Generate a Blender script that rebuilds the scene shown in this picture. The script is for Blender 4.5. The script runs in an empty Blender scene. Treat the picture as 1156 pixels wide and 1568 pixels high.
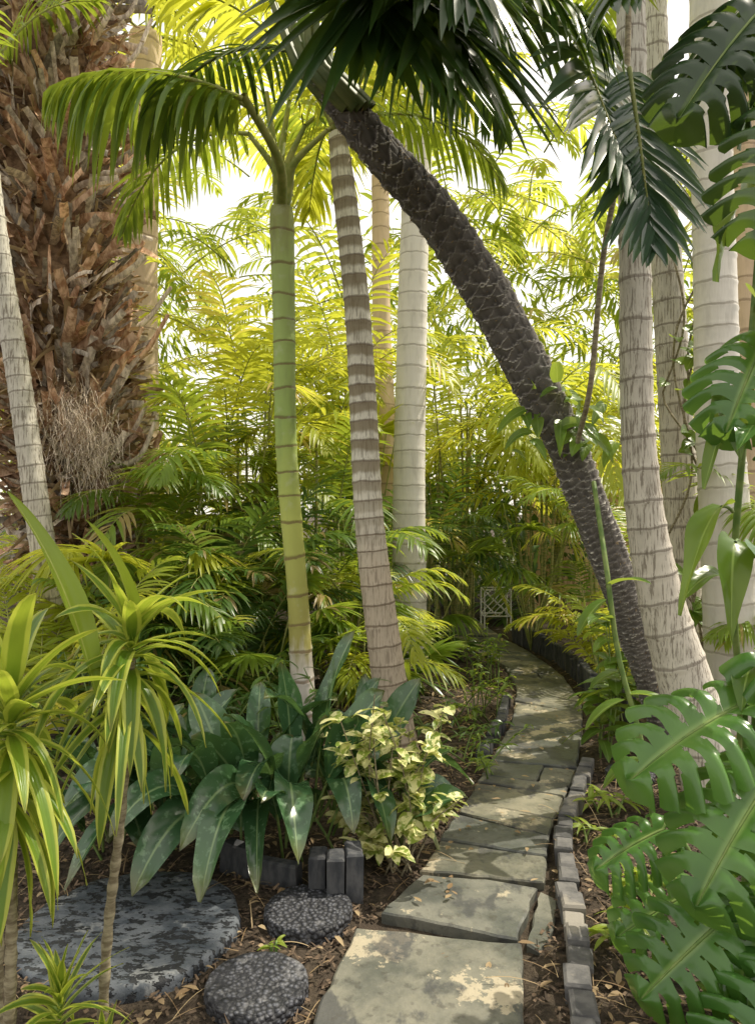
import bpy, math, random
import numpy as np
from mathutils import noise as mnoise, Vector
rng=np.random.default_rng(7)
Z=np.array([0,0,1.0])
def V(*a): return np.array(a,float)
def nz(v):
    v=np.asarray(v,float); n=np.linalg.norm(v,axis=-1,keepdims=True); return v/np.maximum(n,1e-9)
U=lambda a,b,n=None: rng.uniform(a,b,n)

# ---------------------------------------------------------------- mesh builder
class MB:
    def __init__(s,mats): s.v=[];s.f=[];s.m=[];s.a=[];s.n=0;s.mats=mats
    def add(s,v,f,a,mi):
        v=np.asarray(v,float).reshape(-1,3); a=np.asarray(a,float).reshape(-1,3)
        if isinstance(f,np.ndarray): fl=(f+s.n).tolist()
        else: fl=[[i+s.n for i in q] for q in f]
        s.v.append(v);s.a.append(a);s.f.extend(fl);s.m.append(np.full(len(fl),mi,int));s.n+=len(v)
    def obj(s,name,parent=None,smooth=True):
        me=bpy.data.meshes.new(name); v=np.concatenate(s.v)
        me.from_pydata(v.tolist(),[],s.f)
        at=me.attributes.new('luv','FLOAT_VECTOR','POINT'); at.data.foreach_set('vector',np.concatenate(s.a).ravel())
        for m in s.mats: me.materials.append(m)
        me.polygons.foreach_set('material_index',np.concatenate(s.m))
        me.polygons.foreach_set('use_smooth',np.full(len(me.polygons),smooth))
        me.update()
        o=bpy.data.objects.new(name,me); bpy.context.scene.collection.objects.link(o)
        if parent: o.parent=parent
        return o

def gridfaces(nr,nc,wrap=False):
    r=np.arange(nr-1)[:,None]; c=np.arange(nc if wrap else nc-1)[None,:]
    c2=(c+1)%nc
    return np.stack([r*nc+c,r*nc+c2,(r+1)*nc+c2,(r+1)*nc+c],-1).reshape(-1,4)

P_LANCE=lambda t: np.sin(np.pi*np.clip(t,0,1)**0.7)**0.8*0.97+0.03*(1-t)
P_BROAD=lambda t: np.clip(np.sin(np.pi*np.clip(t,0,1)**0.85),0,1)**0.62+0.01
P_STRAP=lambda t: np.minimum(1,(0.45+t*2.5))*np.clip(1-t**3.5,0,1)
P_LEAFLET=lambda t: np.minimum(1,0.35+t*4)*np.clip(1-t**2.6,0.02,1)
P_OVAL=lambda t: np.sin(np.pi*np.clip(t,0,1)**0.75)**0.65+0.01
P_HEART=lambda t: np.clip(np.minimum(1,0.55+t*2.2)*np.clip(1-t**1.9,0,1)**0.8,0.01,1)
P_CHIP=lambda t: 1-0.3*t

def strips(mb,base,d,nrm,L,W,droop,prof,nseg=4,ncol=3,fold=0.25,rnd=None,mi=0,wave=0.0,twist=0.0):
    base=np.asarray(base,float);N=len(base); d=nz(d);nrm=np.broadcast_to(nrm,(N,3))
    L=np.broadcast_to(L,(N,)).astype(float);W=np.broadcast_to(W,(N,)).astype(float);droop=np.broadcast_to(droop,(N,)).astype(float)
    if rnd is None: rnd=U(0,1,N)
    rnd=np.broadcast_to(rnd,(N,))
    side=nz(np.cross(d,nrm)); bad=np.linalg.norm(np.cross(d,nrm),axis=-1)<1e-3; side[bad]=[1,0,0]
    cs=np.linspace(-1,1,ncol); p=base.copy(); vs=np.zeros((N,nseg+1,ncol,3)); at=np.zeros((N,nseg+1,ncol,3))
    ph=U(0,6.28,N)
    for k in range(nseg+1):
        t=k/nseg; w=W*prof(t); n=nz(np.cross(side,d))
        for j,c in enumerate(cs):
            off=side*(w*c)[:,None]+n*(fold*abs(c)*w+wave*W*abs(c)*np.sin(ph+t*9+c*2))[:,None]
            vs[:,k,j]=p+off; at[:,k,j,0]=c;at[:,k,j,1]=t;at[:,k,j,2]=rnd
        d=nz(d+np.array([0,0,-1])*(droop/nseg)[:,None])
        if twist: side=nz(side+n*twist/nseg)
        side=nz(side-d*np.sum(side*d,-1,keepdims=True))
        p=p+d*(L/nseg)[:,None]
    g=gridfaces(nseg+1,ncol); m=(nseg+1)*ncol
    f=(g[None]+(np.arange(N)*m)[:,None,None]).reshape(-1,4)
    mb.add(vs,f,at,mi)

def spline(ctrl,n):
    c=np.array(ctrl,float); k=len(c); 
    cc=np.vstack([2*c[0]-c[1],c,2*c[-1]-c[-2]]); out=[]
    for t in np.linspace(0,k-1-1e-6,n):
        i=int(t);u=t-i;a,b,d,e=cc[i],cc[i+1],cc[i+2],cc[i+3]
        out.append(0.5*((2*b)+(-a+d)*u+(2*a-5*b+4*d-e)*u*u+(-a+3*b-3*d+e)*u**3))
    return np.array(out)

def frames(P):
    T=nz(np.gradient(P,axis=0)); s=nz(np.cross(T[0],V(0.1,1,0.05))); S=[];N=[]
    for t in T:
        s=nz(s-t*np.dot(s,t)); S.append(s);N.append(np.cross(t,s))
    return T,np.array(S),np.array(N)

def tube(mb,P,R,na=6,mi=0,rnd=0.5,disp=None,q=None,cap=False):
    P=np.asarray(P,float);n=len(P);R=np.broadcast_to(R,(n,)).astype(float)
    T,S,N=frames(P); th=np.linspace(0,2*np.pi,na,endpoint=False)
    s=np.concatenate([[0],np.cumsum(np.linalg.norm(np.diff(P,axis=0),axis=1))])
    r=R[:,None]*np.ones((1,na))
    if disp is not None: r=r+disp(s[:,None]+0*th[None],th[None]+0*s[:,None])
    vs=P[:,None]+S[:,None]*(np.cos(th)[None,:,None]*r[...,None])+N[:,None]*(np.sin(th)[None,:,None]*r[...,None])
    at=np.zeros((n,na,3)); at[...,0]=th/(2*np.pi); at[...,1]=(q(s)if q else s)[:,None]; at[...,2]=(s/s[-1])[:,None] if q else rnd
    mb.add(vs,gridfaces(n,na,True),at,mi)
    if cap: mb.add([P[-1]+T[-1]*R[-1]*0.3]+list(vs[-1]),[[0,1+i,1+(i+1)%na] for i in range(na)],np.tile(at[-1,0],(na+1,1)),mi)

def frond(mb,base,d,L,droop,ll=0.4,lw=0.016,nl=30,ldroop=0.8,lift=0.2,ml=0,ms=1,pet=0.15,roll=0.0,rr=0.009,nseg=4,a0=72,a1=28,fr=None,fold=0.3):
    n=16; d=nz(np.asarray(d,float)); p=np.array(base,float); P=[p.copy()];T=[d.copy()]
    for k in range(n):
        d=nz(d+V(0,0,-1)*droop/n*(0.4+1.2*k/n)); p=p+d*L/n; P.append(p.copy());T.append(d.copy())
    P=np.array(P);T=np.array(T)
    s0=np.cross(T[0],Z); 
    if np.linalg.norm(s0)<0.05: s0=V(1,0,0)
    s0=nz(s0); tube(mb,P,np.linspace(rr,rr*0.25,n+1),5,ms,rnd=U(0,1))
    t=np.linspace(pet,0.995,nl)+U(-.4,.4,nl)/nl*0.6; t=np.clip(t,0.02,0.999)
    i=(t*n).astype(int);u=(t*n-i)[:,None]
    pt=P[i]*(1-u)+P[i+1]*u; tg=nz(T[i]*(1-u)+T[i+1]*u)
    side=nz(s0-tg*np.sum(s0*tg,-1,keepdims=True)); nn=np.cross(side,tg)
    if roll: side,nn=side*math.cos(roll)+nn*math.sin(roll),nn*math.cos(roll)-side*math.sin(roll)
    a=np.radians(a0+(a1-a0)*t**1.3)
    prof=np.clip(np.sin(np.pi*(0.12+0.8*(t-pet)/(1-pet))),0.25,1)
    f0=U(0,1) if fr is None else fr
    for sg in (-1,1):
        aa=a+U(-.1,.1,nl)
        dd=tg*np.cos(aa)[:,None]+side*(sg*np.sin(aa))[:,None]+nn*(lift+U(-.12,.12,nl))[:,None]
        keep=U(0,1,nl)>0.04
        strips(mb,pt[keep],dd[keep],nz(nn+side*0.001)[keep],(ll*prof*U(.88,1.1,nl))[keep],lw*U(.8,1.15,nl)[keep],(ldroop*U(.7,1.4,nl))[keep],P_LEAFLET,nseg,3,fold,np.clip(f0+U(-.15,.15,nl),0,1)[keep],ml)

def fanleaf(mb,hub,d,R,n=26,ml=0,ms=1,origin=None,w=.017,span=2.6,droop=.7):
    hub=V(*hub);d=nz(V(*d)); s=np.cross(d,Z); s=nz(s) if np.linalg.norm(s)>.05 else V(1,0,0); nn=np.cross(s,d)
    a=np.linspace(-span/2,span/2,n)+U(-.03,.03,n)
    dd=d*np.cos(a)[:,None]+s*np.sin(a)[:,None]+nn*U(-.05,.15,(n,1))
    strips(mb,np.tile(hub,(n,1)),dd,nz(nn+s*.001),R*(.8+.2*np.cos(a))*U(.9,1.05,n),w,droop*U(.6,1.4,n),lambda t:min(1,.15+t*2.2)*max(.03,1-t**3),6,3,.5,np.clip(U(0,1)+U(-.1,.1,n),0,1),ml)
    if origin is not None: o=V(*origin); tube(mb,spline([o,(o+hub)/2+V(0,0,.06),hub],10),np.linspace(.010,.006,10),5,ms)

def bleaf(mb,P0,P1,P2,W,prof=P_LANCE,pet=0.25,roll=0.0,mi=0,ms=None,nseg=16,ncol=7,fold=0.22,wave=0.06,rnd=None):
    P0,P1,P2=[np.array(x,float) for x in (P0,P1,P2)]
    if rnd is None: rnd=U(0,1)
    ts=np.linspace(0,1,nseg+1); C=((1-ts)**2)[:,None]*P0+(2*ts*(1-ts))[:,None]*P1+(ts**2)[:,None]*P2
    T=nz(np.gradient(C,axis=0)); s=nz(np.cross(T[len(T)//2],Z)+V(1e-4,0,0)); ph=U(0,6)
    vs=[];at=[]
    k0=int(pet*nseg)
    if ms is not None: tube(mb,C[:k0+2],0.006,5,ms)
    for k in range(k0,nseg+1):
        t=(k-k0)/(nseg-k0); sd=nz(s-T[k]*np.dot(s,T[k])); n=np.cross(sd,T[k]); 
        sd2=sd*math.cos(roll)+n*math.sin(roll); n2=n*math.cos(roll)-sd*math.sin(roll)
        w=W*prof(t)
        for c in np.linspace(-1,1,ncol):
            vs.append(C[k]+sd2*w*c+n2*(fold*abs(c)**1.3*w+wave*W*abs(c)*math.sin(ph+t*11+c*2.1)-0.015*W*math.cos(abs(c)*9)))
            at.append((c,t,rnd))
    mb.add(vs,gridfaces(nseg-k0+1,ncol),at,mi)

def trunk(mb,ctrl,rad,pitch=0.12,ringamp=0.006,n=260,na=32,mi=0,flare=0.0):
    P=spline([c for c in ctrl],n); R=np.interp(np.linspace(0,1,n),np.linspace(0,1,len(rad)),rad)
    ph=U(0,9)
    q=lambda s: s/pitch+0.35*np.sin(s*2.3+ph)+0.15*np.sin(s*7.1+ph)
    def disp(s,th):
        qq=q(s)+0.05*np.sin(th+s*1.7)+0.03*np.sin(3*th+ph)
        fr=qq-np.floor(qq)
        return ringamp*(np.exp(-(fr/0.12)**2)+np.exp(-((1-fr)/0.06)**2)) +0.005*np.sin(2*th+s*1.1+ph)*np.cos(s*2+th)+flare*np.exp(-s/0.12)
    tube(mb,P,R,na,mi,disp=disp,q=q); return P,R

# ---------------------------------------------------------------- materials
def newmat(name):
    m=bpy.data.materials.new(name);m.use_nodes=True;nt=m.node_tree;nt.nodes.clear();return m,nt
class NT:
    def __init__(s,nt): s.nt=nt
    def n(s,t,**k):
        x=s.nt.nodes.new(t)
        for a,b in k.items(): setattr(x,a,b)
        return x
    def l(s,a,b): s.nt.links.new(a,b)
    def put(s,sock,val):
        if isinstance(val,bpy.types.NodeSocket): s.l(val,sock)
        else: sock.default_value=val
    def math(s,op,a,b=0.0,c=None):
        x=s.n('ShaderNodeMath',operation=op); s.put(x.inputs[0],a); s.put(x.inputs[1],b)
        if c is not None: s.put(x.inputs[2],c)
        return x.outputs[0]
    def ss(s,v,a,b,lo=0.0,hi=1.0):
        x=s.n('ShaderNodeMapRange',interpolation_type='SMOOTHSTEP'); s.put(x.inputs[0],v)
        for i,q in zip((1,2,3,4),(a,b,lo,hi)): x.inputs[i].default_value=q
        return x.outputs[0]
    def mix(s,f,a,b,bt='MIX'):
        x=s.n('ShaderNodeMix',data_type='RGBA',blend_type=bt); s.put(x.inputs[0],f)
        for i,q in ((6,a),(7,b)): s.put(x.inputs[i],q if isinstance(q,bpy.types.NodeSocket) else (*q,1) if len(q)==3 else q)
        return x.outputs[2]
    def noise(s,scale,detail=4,vec=None,stretch=None,rough=0.6):
        x=s.n('ShaderNodeTexNoise'); x.inputs['Scale'].default_value=scale;x.inputs['Detail'].default_value=detail;x.inputs['Roughness'].default_value=rough
        tc=s.n('ShaderNodeTexCoord').outputs['Object'] if vec is None else vec
        if stretch: 
            mp=s.n('ShaderNodeMapping'); mp.inputs['Scale'].default_value=stretch; s.l(tc,mp.inputs[0]); tc=mp.outputs[0]
        s.l(tc,x.inputs['Vector']); return x.outputs[0]
    def ramp(s,f,stops):
        x=s.n('ShaderNodeValToRGB'); s.l(f,x.inputs[0]); cr=x.color_ramp
        while len(cr.elements)<len(stops): cr.elements.new(0.5)
        for e,(p,c) in zip(cr.elements,stops): e.position=p;e.color=(*c,1)
        return x.outputs[0]
    def attr(s):
        x=s.n('ShaderNodeAttribute',attribute_name='luv'); sp=s.n('ShaderNodeSeparateXYZ'); s.l(x.outputs['Vector'],sp.inputs[0]); return sp.outputs
    def bump(s,h,st,dist):
        x=s.n('ShaderNodeBump'); x.inputs['Strength'].default_value=st;x.inputs['Distance'].default_value=dist; s.l(h,x.inputs['Height']); return x.outputs[0]

def leafmat(name,c1,c2,tr=0.4,tcol=None,rough=0.4,rib=None,edge=None,blot=None,old=None,spec=0.5,ribs=0,tipbrown=0.0,bump=True,cheap=False,blotr=(.47,.53)):
    m,nt=newmat(name);g=NT(nt);u,v,w=g.attr()
    col=g.mix(w,c1,c2); au=g.math('ABSOLUTE',u)
    if bump:
        nn=g.noise(3.0,2); col=g.mix(g.ss(nn,.35,.7),col,tuple(x*0.75 for x in c1)) 
    if blot:
        b=g.noise(32,3); col=g.mix(g.ss(b,*blotr),col,blot)
    if edge: 
        e=g.ss(g.math('ADD',au,g.math('MULTIPLY',g.noise(15,2),.25)),.62,.78); col=g.mix(e,col,edge)
    if rib: col=g.mix(g.ss(au,.1,.02),col,rib)
    if old: col=g.mix(g.ss(w,.94,.97),col,old)
    if tipbrown: col=g.mix(g.math('MULTIPLY',g.ss(v,.82,1.0),tipbrown),col,(.25,.17,.06))
    if cheap:
        p=g.n('ShaderNodeBsdfDiffuse'); g.l(col,p.inputs[0])
    else:
        p=g.n('ShaderNodeBsdfPrincipled'); g.l(col,p.inputs['Base Color']); p.inputs['Roughness'].default_value=rough
        p.inputs['Specular IOR Level'].default_value=spec
    if bump:
        h=g.math('SINE',g.math('MULTIPLY',u,14.0)) if not ribs else g.math('SINE',g.math('ADD',g.math('MULTIPLY',v,float(ribs)),g.math('MULTIPLY',au,-9.0)))
        h=g.math('ADD',g.math('MULTIPLY',h,.5),g.math('MULTIPLY',g.noise(60,1),.6))
        g.l(g.bump(h,.35,.002),p.inputs['Normal'])
    t=g.n('ShaderNodeBsdfTranslucent')
    tc=g.mix(.65,col,tcol or (c2[0]*2.2,c2[1]*2.0,c2[2]*.8)); g.l(tc,t.inputs[0])
    mx=g.n('ShaderNodeMixShader');mx.inputs[0].default_value=tr; g.l(p.outputs[0],mx.inputs[1]);g.l(t.outputs[0],mx.inputs[2])
    o=g.n('ShaderNodeOutputMaterial');g.l(mx.outputs[0],o.inputs[0]); return m

def plain(name,c1,c2,scale=8,rough=.8,bump=.4,bd=.005,stretch=None,c3=None,spec=.3,detail=5,usern=False):
    m,nt=newmat(name);g=NT(nt); n=g.noise(scale,detail,stretch=stretch)
    col=g.mix(g.ss(n,.35,.65),c1,c2)
    if c3: col=g.mix(g.ss(g.noise(scale*.37,5),.52,.6),col,c3)
    if usern: u,v,w=g.attr(); col=g.mix(1.0,col,g.ramp(w,[(0,(.45,.45,.45)),(1,(1.3,1.25,1.2))]),'MULTIPLY')
    p=g.n('ShaderNodeBsdfPrincipled');g.l(col,p.inputs['Base Color']);p.inputs['Roughness'].default_value=rough;p.inputs['Specular IOR Level'].default_value=spec
    if bump>0: g.l(g.bump(g.math('ADD',n,g.math('MULTIPLY',g.noise(scale*6,2),.4)),bump,bd),p.inputs['Normal'])
    o=g.n('ShaderNodeOutputMaterial');g.l(p.outputs[0],o.inputs[0]); return m

def trunkmat(name,stops,ringc=(.05,.04,.03),ring=.8,sunband=0.0,sunshadec=(.06,.04,.025),fiss=0.0,moss=0.0,dirt=.45,sunbandw=(0,.01)):
    m,nt=newmat(name);g=NT(nt);u,v,w=g.attr()
    n1=g.noise(5,4,stretch=(3,3,.7))
    col=g.ramp(g.math('ADD',w,g.math('MULTIPLY',g.math('SUBTRACT',n1,.5),.14)),stops)
    col=g.mix(g.math('MULTIPLY',g.ss(n1,.45,.8),dirt),col,(.12,.10,.07))
    n2=g.noise(1,4,stretch=(90,90,7),rough=.7)
    if fiss: col=g.mix(g.math('MULTIPLY',g.ss(n2,.5,.40),fiss),col,(.13,.10,.07))
    n3=g.noise(8,3)
    q=g.math('ADD',v,g.math('MULTIPLY',g.math('SUBTRACT',n3,.5),.24)); fr=g.math('FRACT',q)
    if sunband: col=g.mix(g.math('MULTIPLY',g.math('MULTIPLY',g.ss(g.math('ADD',fr,g.math('MULTIPLY',n3,.5)),.6,.85),sunband),g.ss(w,*sunbandw)),col,sunshadec)  # shadow gaps between sun stripes, painted in step with the leaf-scar rings
    line=g.math('ADD',g.ss(fr,.10,.03),g.ss(fr,.955,.99)); col=g.mix(g.math('MULTIPLY',g.math('MINIMUM',line,1.0),ring),col,ringc)
    if moss: col=g.mix(g.math('MULTIPLY',g.ss(g.noise(9,5),.55,.68),moss),col,(.62,.61,.57))
    p=g.n('ShaderNodeBsdfPrincipled');g.l(col,p.inputs['Base Color']);p.inputs['Roughness'].default_value=.75;p.inputs['Specular IOR Level'].default_value=.25
    h=g.math('ADD',g.math('MULTIPLY',n2,.8),g.math('MULTIPLY',line,-.5)); g.l(g.bump(h,.55,.008),p.inputs['Normal'])
    o=g.n('ShaderNodeOutputMaterial');g.l(p.outputs[0],o.inputs[0]); return m
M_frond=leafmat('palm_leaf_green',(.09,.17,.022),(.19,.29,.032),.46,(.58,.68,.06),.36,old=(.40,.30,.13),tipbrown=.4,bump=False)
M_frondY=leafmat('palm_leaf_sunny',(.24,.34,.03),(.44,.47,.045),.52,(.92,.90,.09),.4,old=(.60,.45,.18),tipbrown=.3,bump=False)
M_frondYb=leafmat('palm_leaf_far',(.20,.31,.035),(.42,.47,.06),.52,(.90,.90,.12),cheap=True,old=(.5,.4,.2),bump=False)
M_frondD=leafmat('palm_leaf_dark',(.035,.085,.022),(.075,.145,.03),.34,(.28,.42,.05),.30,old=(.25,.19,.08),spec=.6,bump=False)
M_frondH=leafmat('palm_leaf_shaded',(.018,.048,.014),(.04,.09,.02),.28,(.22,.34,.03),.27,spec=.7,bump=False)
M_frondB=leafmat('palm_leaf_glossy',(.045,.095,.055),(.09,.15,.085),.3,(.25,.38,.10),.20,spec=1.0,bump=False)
M_rachis=plain('palm_rachis',(.20,.24,.06),(.34,.34,.11),12,.5,0,detail=2)
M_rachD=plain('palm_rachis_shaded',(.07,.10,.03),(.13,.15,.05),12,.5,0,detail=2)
M_cane=plain('palm_cane',(.16,.20,.06),(.36,.33,.13),10,.55,0,.002,(1,1,5),detail=2)
M_broad=leafmat('broad_leaf_dark',(.035,.10,.04),(.075,.165,.06),.2,(.20,.36,.07),.27,rib=(.20,.30,.13),ribs=45,spec=.8,tipbrown=.4,blot=(.12,.22,.11),blotr=(.54,.66))
M_drac=leafmat('dracaena_leaf',(.10,.21,.02),(.20,.31,.03),.42,(.58,.66,.06),.33,edge=(.48,.53,.09),spec=.5,tipbrown=.4)
M_cord=leafmat('dracaena_broad_leaf',(.22,.33,.04),(.34,.42,.05),.45,(.6,.7,.08),.35,rib=(.42,.46,.14))
M_varieg=leafmat('variegated_leaf',(.22,.33,.05),(.36,.42,.07),.35,(.65,.7,.15),.4,blot=(.80,.77,.38),blotr=(.44,.52))
M_monst=leafmat('monstera_leaf',(.065,.18,.035),(.12,.26,.05),.32,(.36,.56,.06),.25,rib=(.22,.34,.10),ribs=44,spec=.7)
M_pothos=leafmat('vine_leaf',(.09,.19,.03),(.19,.31,.04),.42,(.55,.66,.08),.3,rib=(.26,.38,.10),ribs=30)
M_bgleaf=leafmat('background_leaf',(.12,.21,.025),(.25,.33,.04),.48,(.66,.72,.08),cheap=True,bump=False)
M_dry=leafmat('dry_leaf',(.22,.14,.07),(.46,.35,.20),.25,(.5,.36,.15),.7,bump=False)
M_stem=plain('green_stem',(.10,.17,.04),(.2,.26,.08),15,.5,0,detail=2)
M_dstem=plain('brown_stem',(.16,.13,.08),(.34,.30,.20),25,.8,.5,.004,(1,1,3))
M_boot=plain('palm_boot',(.34,.19,.11),(.75,.54,.38),9,.85,.5,.006,(3,3,1),usern=True)
M_bootg=plain('palm_boot_weathered',(.34,.29,.24),(.75,.68,.58),11,.85,.5,.006,(3,3,1),usern=True)
M_fibre=plain('palm_fibre',(.10,.06,.035),(.26,.17,.10),16,.95,.6,.01)
M_soil=plain('mulch_soil',(.030,.023,.016),(.085,.065,.045),22,.95,1,.02,c3=(.06,.045,.032))
M_chip=plain('bark_chip',(.06,.045,.032),(.18,.13,.09),30,.9,0,usern=True)
M_edge=plain('edging_block',(.085,.087,.092),(.165,.165,.165),14,.85,.6,.005,c3=(.24,.23,.21),usern=True)
M_edgeD=plain('edging_timber',(.045,.05,.06),(.10,.104,.112),10,.8,.6,.005,(3,3,1),usern=True)
def lava():
    m,nt=newmat('lava_stone');g=NT(nt); vo=g.n('ShaderNodeTexVoronoi'); vo.inputs['Scale'].default_value=62
    g.l(g.n('ShaderNodeTexCoord').outputs['Object'],vo.inputs['Vector']); d=vo.outputs['Distance']; n=g.noise(12,5)
    col=g.mix(g.ss(d,.15,.6),(.10,.105,.125),(.015,.016,.02)); col=g.mix(g.math('MULTIPLY',g.ss(n,.54,.64),.6),col,(.20,.20,.21)); col=g.mix(g.ss(n,.48,.36),col,(.025,.026,.032))
    p=g.n('ShaderNodeBsdfPrincipled');g.l(col,p.inputs['Base Color']);p.inputs['Roughness'].default_value=.65
    g.l(g.bump(g.math('ADD',g.math('MULTIPLY',d,-1.0),g.math('MULTIPLY',n,.6)),1,.012),p.inputs['Normal'])
    o=g.n('ShaderNodeOutputMaterial');g.l(p.outputs[0],o.inputs[0]); return m
M_stone=lava()
def slatemat():
    m,nt=newmat('slate_slab');g=NT(nt); n=g.noise(3.2,7,rough=.65); u,v,w=g.attr()
    col=g.mix(g.ss(n,.38,.62),(.09,.097,.088),(.19,.188,.155))
    col=g.mix(1.0,col,g.ramp(w,[(0,(.7,.75,.85)),(1,(1.25,1.17,1.0))]),'MULTIPLY')
    n2=g.noise(2.6,9,rough=.7)
    col=g.mix(g.math('MULTIPLY',g.ss(n2,.565,.58),.85),col,(.42,.365,.26))
    col=g.mix(g.math('MULTIPLY',g.ss(g.noise(4.1,6,stretch=(1.3,.8,1)),.53,.60),.8),col,(.045,.047,.05))
    n3=g.noise(26,3); col=g.mix(g.math('MULTIPLY',g.ss(n3,.56,.66),.5),col,(.06,.055,.045))
    p=g.n('ShaderNodeBsdfPrincipled');g.l(col,p.inputs['Base Color'])
    g.l(g.ss(n,.3,.7,.35,.75),p.inputs['Roughness'])
    g.l(g.bump(g.math('ADD',n2,g.math('MULTIPLY',n3,.3)),.8,.014),p.inputs['Normal'])
    o=g.n('ShaderNodeOutputMaterial');g.l(p.outputs[0],o.inputs[0]); return m
M_slate=slatemat()
T_pale=trunkmat('palm_bark_pale',[(0,(.58,.55,.49)),(.5,(.76,.73,.67)),(1,(.68,.66,.58))],ring=.55,ringc=(.28,.24,.19),moss=.4,dirt=.3)
T_fiss=trunkmat('palm_bark_fissured',[(0,(.72,.68,.61)),(.25,(.60,.55,.47)),(.5,(.56,.53,.46)),(1,(.64,.62,.55))],ring=.65,ringc=(.18,.15,.12),fiss=.7,dirt=.35)
T_sunband=trunkmat('palm_bark_sunbanded',[(0,(.46,.38,.29)),(.3,(.52,.44,.34)),(.45,(.70,.67,.58)),(1,(.70,.67,.56))],ring=.75,ringc=(.15,.11,.07),sunband=.8,sunshadec=(.20,.155,.085),fiss=.5,dirt=.3,sunbandw=(.3,.5))  # upper trunk: sun stripes and shadow painted into the bark; rings are real scars
T_green=trunkmat('palm_bark_green',[(0,(.60,.56,.52)),(.17,(.72,.66,.60)),(.22,(.36,.33,.10)),(.42,(.46,.50,.13)),(.62,(.33,.45,.13)),(.9,(.40,.50,.19)),(1,(.36,.38,.16))],ring=.75,ringc=(.18,.12,.06),moss=.2,dirt=.3)
T_tan=trunkmat('palm_bark_tan',[(0,(.50,.38,.26)),(1,(.66,.52,.37))],ring=.6,ringc=(.24,.17,.11),dirt=.3)

# ---------------------------------------------------------------- ground and path
Lp=[(-.19,2.0),(-.085,2.53),(.012,2.66),(.16,2.92),(.42,3.6),(.61,4.14),(.92,5.03),(1.12,5.95),(1.18,6.8),(1.0,7.6),(.84,8.6),(.8,10)]
Rp=[(.40,2.0),(.53,2.45),(.62,2.62),(.68,2.9),(.80,3.35),(1.10,4.04),(1.33,4.61),(1.52,5.3),(1.60,6.1),(1.62,7.0),(1.5,8.0),(1.3,9.0),(1.3,10)]
poly=np.array(Lp+Rp[::-1])
def inpoly(x,y,P=poly):
    c=np.zeros(x.shape,bool); j=len(P)-1
    for i in range(len(P)):
        xi,yi=P[i];xj,yj=P[j]
        c^=((yi>y)!=(yj>y))&(x<(xj-xi)*(y-yi)/(yj-yi+1e-12)+xi); j=i
    return c
def gh(x,y):
    return 0.035*mnoise.noise(Vector((x*1.3,y*1.3,0)))+0.02*mnoise.noise(Vector((x*5,y*5,3)))
xs=np.concatenate([[-300,-80,-25,-10,-6],np.arange(-4,4.01,.08),[6,10,25,80,300]])
ys=np.concatenate([[-300,-60,-10,-2,0],np.arange(1,11.01,.08),[14,20,40,100,400]])
X,Y=np.meshgrid(xs,ys); ins=inpoly(X,Y)
Hh=np.array([[(-.012 if ins[i,j] else gh(X[i,j],Y[i,j])+.01) if abs(X[i,j])<4.1 and 0<Y[i,j]<11.1 else 0 for j in range(X.shape[1])] for i in range(X.shape[0])])
mb=MB([M_soil]); mb.add(np.stack([X,Y,Hh],-1),gridfaces(*X.shape),np.zeros((X.size,3)),0); mb.obj('ground')

def slab(mb,pl,z0,z1,mi=0,jit=.006,step=.05,ins=.008,tilt=0.01,rv=None):
    pts=[];n=len(pl);rv=U(0,1) if rv is None else rv; tx,ty=U(-tilt,tilt),U(-tilt,tilt)
    for i in range(n):
        a=np.array(pl[i],float);b=np.array(pl[(i+1)%n],float);k=max(1,int(np.linalg.norm(b-a)/step))
        for q in range(k): pts.append(a+(b-a)*q/k+U(-jit,jit,2))
    pts=np.array(pts);c=pts.mean(0);m=len(pts)
    inn=pts+nz(c-pts)*ins
    f=lambda P,z:[(x,y,z+(tx*(x-c[0])+ty*(y-c[1]) if z>z0 else 0)) for x,y in P]
    vs=f(pts,z0)+f(pts,z1-ins*.8)+f(inn,z1)
    fs=[[r*m+i,r*m+(i+1)%m,(r+1)*m+(i+1)%m,(r+1)*m+i] for r in range(2) for i in range(m)]+[[2*m+i for i in range(m)]]
    mb.add(vs,fs,np.tile((0,0,rv),(3*m,1)),mi)
mb=MB([M_slate])
slab(mb,[(-.18,2.05),(-.07,2.50),(.47,2.40),(.385,1.93),(-.2,1.9)],-.03,.045,tilt=.02,rv=.6)
slab(mb,[(.015,2.63),(.17,2.90),(.42,2.86),(.60,2.80),(.46,2.46),(.30,2.52)],-.03,.03,rv=.4)
slab(mb,[(.49,2.45),(.615,2.79),(.66,2.74),(.61,2.55),(.53,2.40)],-.03,.02)
def at_y(poly_,s):
    P=np.array(poly_); return np.interp(s,np.linspace(0,1,len(P)),P[:,0]),np.interp(s,np.linspace(0,1,len(P)),P[:,1])
Lq=[(.17,2.95),(.42,3.6),(.61,4.14),(.92,5.03),(1.12,5.95),(1.18,6.8),(1.0,7.6),(.84,8.6),(.8,10)]
Rq=[(.64,2.85),(.78,3.35),(1.08,4.04),(1.33,4.81),(1.52,5.5),(1.60,6.3),(1.58,7.2),(1.4,8.5),(1.3,10)]
st=np.linspace(0,1,23); st=np.sort(st+np.concatenate([[0],U(-.012,.012,21),[0]]))
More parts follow.
